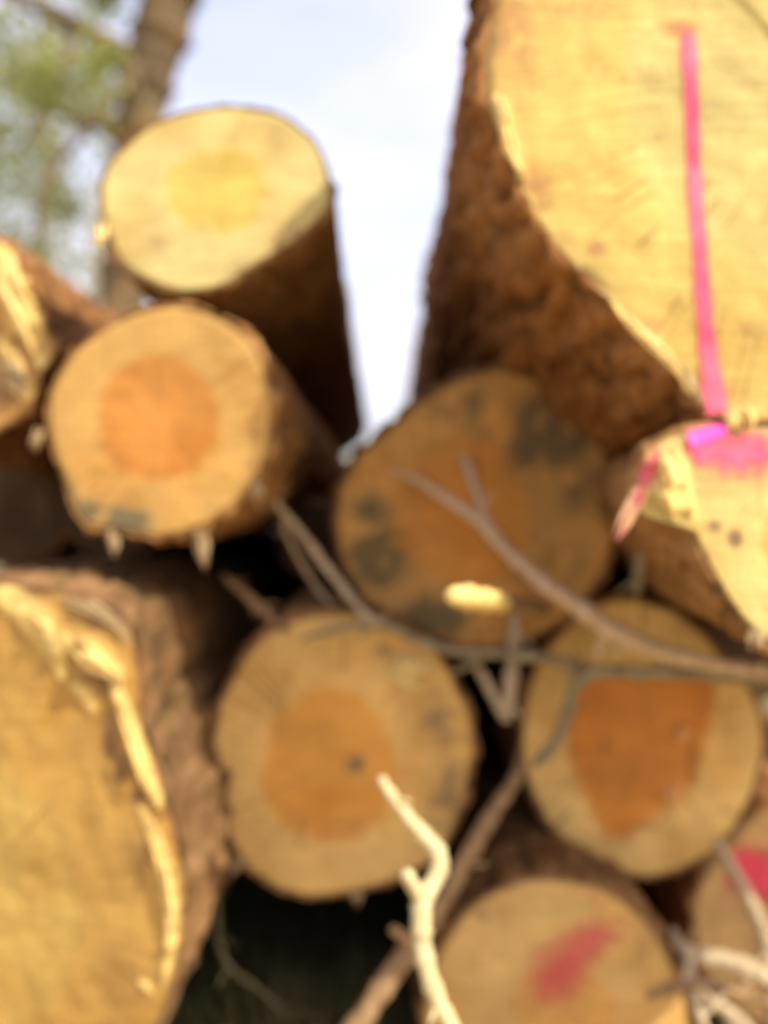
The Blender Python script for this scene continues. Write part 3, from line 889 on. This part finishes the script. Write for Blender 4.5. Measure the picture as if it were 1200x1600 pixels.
twig('twig', 'short brown twig above the top left of the lower middle log', 'twig', M_brownst,
     [[(350, 900, 1.74, 5), (385, 930, 1.72, 8), (420, 962, 1.70, 8), (450, 985, 1.67, 6)]])
twig('twig', 'pale forked twig wedged between the lower middle and lower right logs', 'twig', M_palegr,
     [[(806, 960, 1.72, 7), (802, 1020, 1.71, 10), (796, 1080, 1.70, 11), (788, 1128, 1.69, 8)],
      [(745, 1040, 1.70, 6), (765, 1075, 1.70, 8), (786, 1118, 1.69, 7)]])
twig('stick', 'brown stick leaning from the bottom edge into the gap beside the lower right log', 'stick', M_brownst,
     [[(440, 1760, 1.45, 20), (500, 1680, 1.47, 19), (560, 1598, 1.49, 18), (625, 1505, 1.52, 17), (690, 1410, 1.55, 15), (740, 1320, 1.58, 13), (775, 1262, 1.61, 12), (802, 1222, 1.64, 10), (815, 1180, 1.70, 7)],
      [(640, 1480, 1.52, 9), (628, 1462, 1.50, 9), (612, 1452, 1.48, 6)]])
twig('twig', 'thin upright grey twig in front of the split log with pink paint', 'twig', M_greyg,
     [[(1012, 790, 1.50, 5), (1008, 840, 1.50, 8), (1000, 885, 1.51, 9), (994, 925, 1.52, 8)]])
twig('twig', 'pinkish twig slanting down over the bottom right log', 'twig', M_palegr,
     [[(1118, 1310, 1.75, 6), (1145, 1358, 1.74, 9), (1172, 1408, 1.73, 11), (1195, 1468, 1.72, 11), (1206, 1550, 1.71, 10), (1214, 1680, 1.70, 9)]])
twig('stick', 'pale curved stick lying low in front of the bottom right log', 'stick', M_palegr,
     [[(1050, 1470, 1.66, 6), (1090, 1492, 1.65, 12), (1135, 1502, 1.64, 14), (1185, 1522, 1.63, 14), (1240, 1560, 1.62, 12), (1300, 1620, 1.62, 10)],
      [(1075, 1545, 1.64, 8), (1100, 1560, 1.64, 10), (1150, 1590, 1.63, 9), (1200, 1640, 1.62, 8)]])
twig('twig', 'pale dry twig below the curved stick at the bottom right', 'twig', M_palegr,
     [[(1062, 1520, 1.72, 7), (1095, 1552, 1.70, 10), (1130, 1580, 1.68, 9), (1160, 1640, 1.66, 8), (1180, 1740, 1.65, 7)]])
twig('twig', 'thin olive twig hanging beside the broad golden log', 'twig', M_olive,
     [[(322, 1300, 1.66, 3), (338, 1390, 1.66, 4), (342, 1470, 1.66, 5), (362, 1515, 1.66, 5), (405, 1545, 1.68, 4), (450, 1590, 1.70, 3)]])
DEEPER = 0.0
twig('twig', 'thin dark twig crossing under the curved stick at the bottom right', 'twig', M_brownst,
     [[(1010, 1560, 1.60, 4), (1060, 1540, 1.60, 7), (1120, 1540, 1.60, 8), (1180, 1560, 1.60, 8), (1260, 1570, 1.60, 7)]])
twig('twig', 'thin pale twig rising from the bottom edge between the two red painted logs', 'twig', M_palegr,
     [[(1130, 1760, 1.55, 8), (1110, 1640, 1.57, 8), (1085, 1560, 1.60, 7), (1075, 1500, 1.64, 6), (1050, 1450, 1.70, 4)],
      [(1095, 1590, 1.59, 6), (1130, 1555, 1.60, 5), (1175, 1530, 1.62, 4)]])
# broken stick poking out of the pile towards the viewer, its bare end in the sun
o0 = at(850, 952, 1.84)
ch = empty('stick', o0, 'short broken stick with a bright yellow bare end in front of the brown log', 'stick', 'loose twigs and sticks lying over the logs')
v, f = tube([(706, 930, 1.18, 13), (722, 933, 1.22, 17), (758, 937, 1.32, 17), (786, 941, 1.42, 14)], knots=.12)
mesh_obj('broken_end', [p - o0 for p in v], f, M_fresh, ch)
v, f = tube([(780, 940, 1.40, 12), (815, 946, 1.62, 12), (850, 952, 1.84, 11)], knots=.3)
mesh_obj('stem', [p - o0 for p in v], f, M_brownst, ch)

# ------------------------------------------------------------------ trees behind the pile
def leaf_mat(name, a, c):
    m, nt, b = new_mat(name)
    k = NT(nt)
    geo = k.n('ShaderNodeNewGeometry')
    col = k.mix(geo.outputs['Random Per Island'], a, c)
    k.l(col, b.inputs['Base Color'])
    b.inputs['Roughness'].default_value = 0.6
    tr = k.n('ShaderNodeBsdfTranslucent'); k.l(col, tr.inputs['Color'])
    mx = k.n('ShaderNodeMixShader'); mx.inputs[0].default_value = 0.45
    k.l(b.outputs[0], mx.inputs[1]); k.l(tr.outputs[0], mx.inputs[2])
    k.l(mx.outputs[0], nt.nodes['Material Output'].inputs['Surface'])
    return m

M_trunk = bark_mat('tree_bark', (0.075, 0.05, 0.03), (0.14, 0.10, 0.06), 0.25, 9.0)
M_stem = plain_wood('sapling_bark', (0.30, 0.23, 0.14), (0.42, 0.33, 0.21), 20)
M_leaf = leaf_mat('spring_leaves', (0.27, 0.31, 0.08), (0.46, 0.45, 0.17))
M_leaf2 = leaf_mat('grey_green_leaves', (0.30, 0.33, 0.14), (0.46, 0.42, 0.22))

def leaves(clumps, size):
    verts, faces = [], []
    for c, r, n in clumps:
        for _ in range(n):
            p = c + Vector((random.gauss(0, r), random.gauss(0, r), random.gauss(0, r * .8)))
            a = Vector((random.gauss(0, 1), random.gauss(0, 1), random.gauss(0, 1))).normalized()
            b = a.orthogonal().normalized()
            b = (b * math.cos(1.3) + a.cross(b) * math.sin(1.3)).normalized()
            l = size * random.uniform(.6, 1.3); w = l * .55
            i = len(verts)
            verts += [p - a * l * .5, p + b * w * .5, p + a * l * .5, p - b * w * .5]
            faces.append((i, i + 1, i + 2, i + 3))
    return verts, faces

def tree(label, name, d, trunk, branches, crown, leafm, barkm, size, knots=.16):
    """trunk and branches as pixel paths at distances round d; crown = list of (px, py, d, r in m, leaves)"""
    v, f = tube(trunk, 14, 12, knots)
    base = at(trunk[-1][0], trunk[-1][1], trunk[-1][2])
    t = empty(name, base, label, 'tree')
    mesh_obj('trunk', [p - base for p in v], f, barkm, t, attrs={'ridge': [0.6] * len(v)})
    for b in branches:
        v, f = tube(b, 8, 9, knots)
        mesh_obj('branch', [p - base for p in v], f, barkm, t, attrs={'ridge': [0.6] * len(v)})
    cl = [(at(a, b, c) - base, r, n) for a, b, c, r, n in crown]
    v, f = leaves(cl, size)
    mesh_obj('crown', v, f, leafm, t, smooth=False)
    return t

gy = lambda d: 800 + EYE * F / d     # pixel row of the ground at distance d
rs = random.Random(3)
crown = []
for _ in range(150):
    x, y = rs.uniform(-420, 190), rs.uniform(-260, 330)
    if x > 120 and y > 210: continue
    crown.append((x, y, rs.uniform(6.2, 8.4), rs.uniform(.06, .19), rs.randint(30, 110)))
tree('brown trunked tree with thin pale green spring foliage behind the upper left log', 'broadleaf_tree', 7,
     [(345, -420, 7, 30), (315, -180, 7, 36), (272, -30, 7, 41), (248, 60, 7, 42), (225, 150, 7, 38), (212, 250, 7, 36), (200, 360, 7, 36), (190, 480, 7, 38), (182, 700, 7, 42), (178, gy(7) + 8, 7, 52)],
     [[(222, 130, 7, 20), (190, 85, 6.9, 18), (130, 45, 6.7, 15), (60, 10, 6.5, 12), (-40, -40, 6.3, 8)],
      [(262, 10, 7, 18), (200, -80, 7.2, 14), (110, -150, 7.3, 9)],
      [(210, 250, 7, 12), (165, 200, 6.8, 9), (120, 190, 6.7, 7), (60, 150, 6.6, 4)],
      [(235, 90, 7, 10), (180, 150, 6.6, 7), (90, 260, 6.4, 5), (60, 330, 6.3, 3)], [(120, 40, 6.7, 8), (90, 130, 6.6, 6), (30, 230, 6.5, 4)],
      [(300, -120, 7, 16), (380, -230, 7.2, 11), (460, -300, 7.4, 6)]],
     crown, M_leaf, M_trunk, .085)
crown = []
for _ in range(60):
    crown.append((rs.uniform(-260, 175), rs.uniform(120, 560), rs.uniform(9, 11.5), rs.uniform(.15, .40), rs.randint(60, 150)))
tree('slender pale stemmed young tree with grey green leaves at the far left', 'young_tree', 10,
     [(75, -60, 10, 5), (70, 150, 10, 8), (66, 350, 10, 9), (60, 560, 10, 10), (55, gy(10) + 4, 10, 13)],
     [[(66, 330, 10, 5), (20, 250, 10, 4), (-30, 190, 10, 2)], [(68, 260, 10, 5), (110, 190, 10, 4), (140, 120, 10, 2)]],
     crown, M_leaf2, M_stem, .10)
crown = []
for _ in range(26):
    crown.append((rs.uniform(-150, 160), rs.uniform(330, 640), rs.uniform(12, 14), rs.uniform(.3, .5), rs.randint(40, 90)))
tree('young tree with several thin stems low behind the far left log', 'young_tree', 13,
     [(150, 280, 13, 3), (146, 450, 13, 6), (140, 650, 13, 7), (138, gy(13) + 3, 13, 9)],
     [[(144, 520, 13, 4), (110, 420, 13, 3), (95, 330, 13, 2)]],
     crown, M_leaf2, M_stem, .12)

crown = [(rs.uniform(250, 900), rs.uniform(675, 780), rs.uniform(24, 27), rs.uniform(.35, .6), 90) for _ in range(30)]
tree('wide green bush far behind the pile, at the foot of the gap of sky', 'bush', 25,
     [(600, 690, 25, 2), (598, 740, 25, 4), (600, gy(25) + 3, 25, 6)],
     [[(599, 780, 25, 3), (500, 735, 25, 3), (400, 710, 25, 2)], [(599, 770, 25, 3), (700, 730, 25, 3), (800, 715, 25, 2)]],
     crown, M_leaf, M_trunk, .22)

# ------------------------------------------------------------------ grass on the ground
def grass_blades():
    rg = random.Random(11)
    verts, faces = [], []
    for _ in range(9000):
        x, y = rg.uniform(-3.2, 3.2), rg.uniform(-0.5, 6.5)
        if mnoise.noise(Vector((x * 1.9, y * 1.9, 5))) < -0.05: continue
        z = ground_z(x, y)
        h = rg.uniform(.03, .11); a = rg.uniform(0, 6.28); l = rg.uniform(.01, .06)
        w = rg.uniform(.002, .005)
        cx, sx = math.cos(a), math.sin(a)
        i = len(verts)
        verts += [(x - sx * w, y + cx * w, z - .005), (x + sx * w, y - cx * w, z - .005),
                  (x + cx * l * .4 + sx * w * .7, y + sx * l * .4 - cx * w * .7, z + h * .6),
                  (x + cx * l * .4 - sx * w * .7, y + sx * l * .4 + cx * w * .7, z + h * .6),
                  (x + cx * l, y + sx * l, z + h)]
        faces += [(i, i + 1, i + 2, i + 3), (i + 3, i + 2, i + 4)]
    for _ in range(1500):     # an uncut tuft at the foot of the pile
        x, y = rg.gauss(-0.16, .13), rg.uniform(1.62, 2.15)
        z = ground_z(x, y)
        h = rg.uniform(.05, .20); a = rg.uniform(0, 6.28); l = rg.uniform(.03, .14); w = rg.uniform(.002, .004)
        cx, sx = math.cos(a), math.sin(a)
        i = len(verts)
        verts += [(x - sx * w, y + cx * w, z - .005), (x + sx * w, y - cx * w, z - .005),
                  (x + cx * l * .4 + sx * w * .7, y + sx * l * .4 - cx * w * .7, z + h * .6),
                  (x + cx * l * .4 - sx * w * .7, y + sx * l * .4 + cx * w * .7, z + h * .6),
                  (x + cx * l, y + sx * l, z + h)]
        faces += [(i, i + 1, i + 2, i + 3), (i + 3, i + 2, i + 4)]
    return verts, faces
v, f = grass_blades()
tag(mesh_obj('grass', v, f, leaf_mat('grass_blades', (0.14, 0.15, 0.05), (0.28, 0.23, 0.11)), smooth=False),
    'short dull green grass growing round and under the logs', 'grass', kind='stuff')
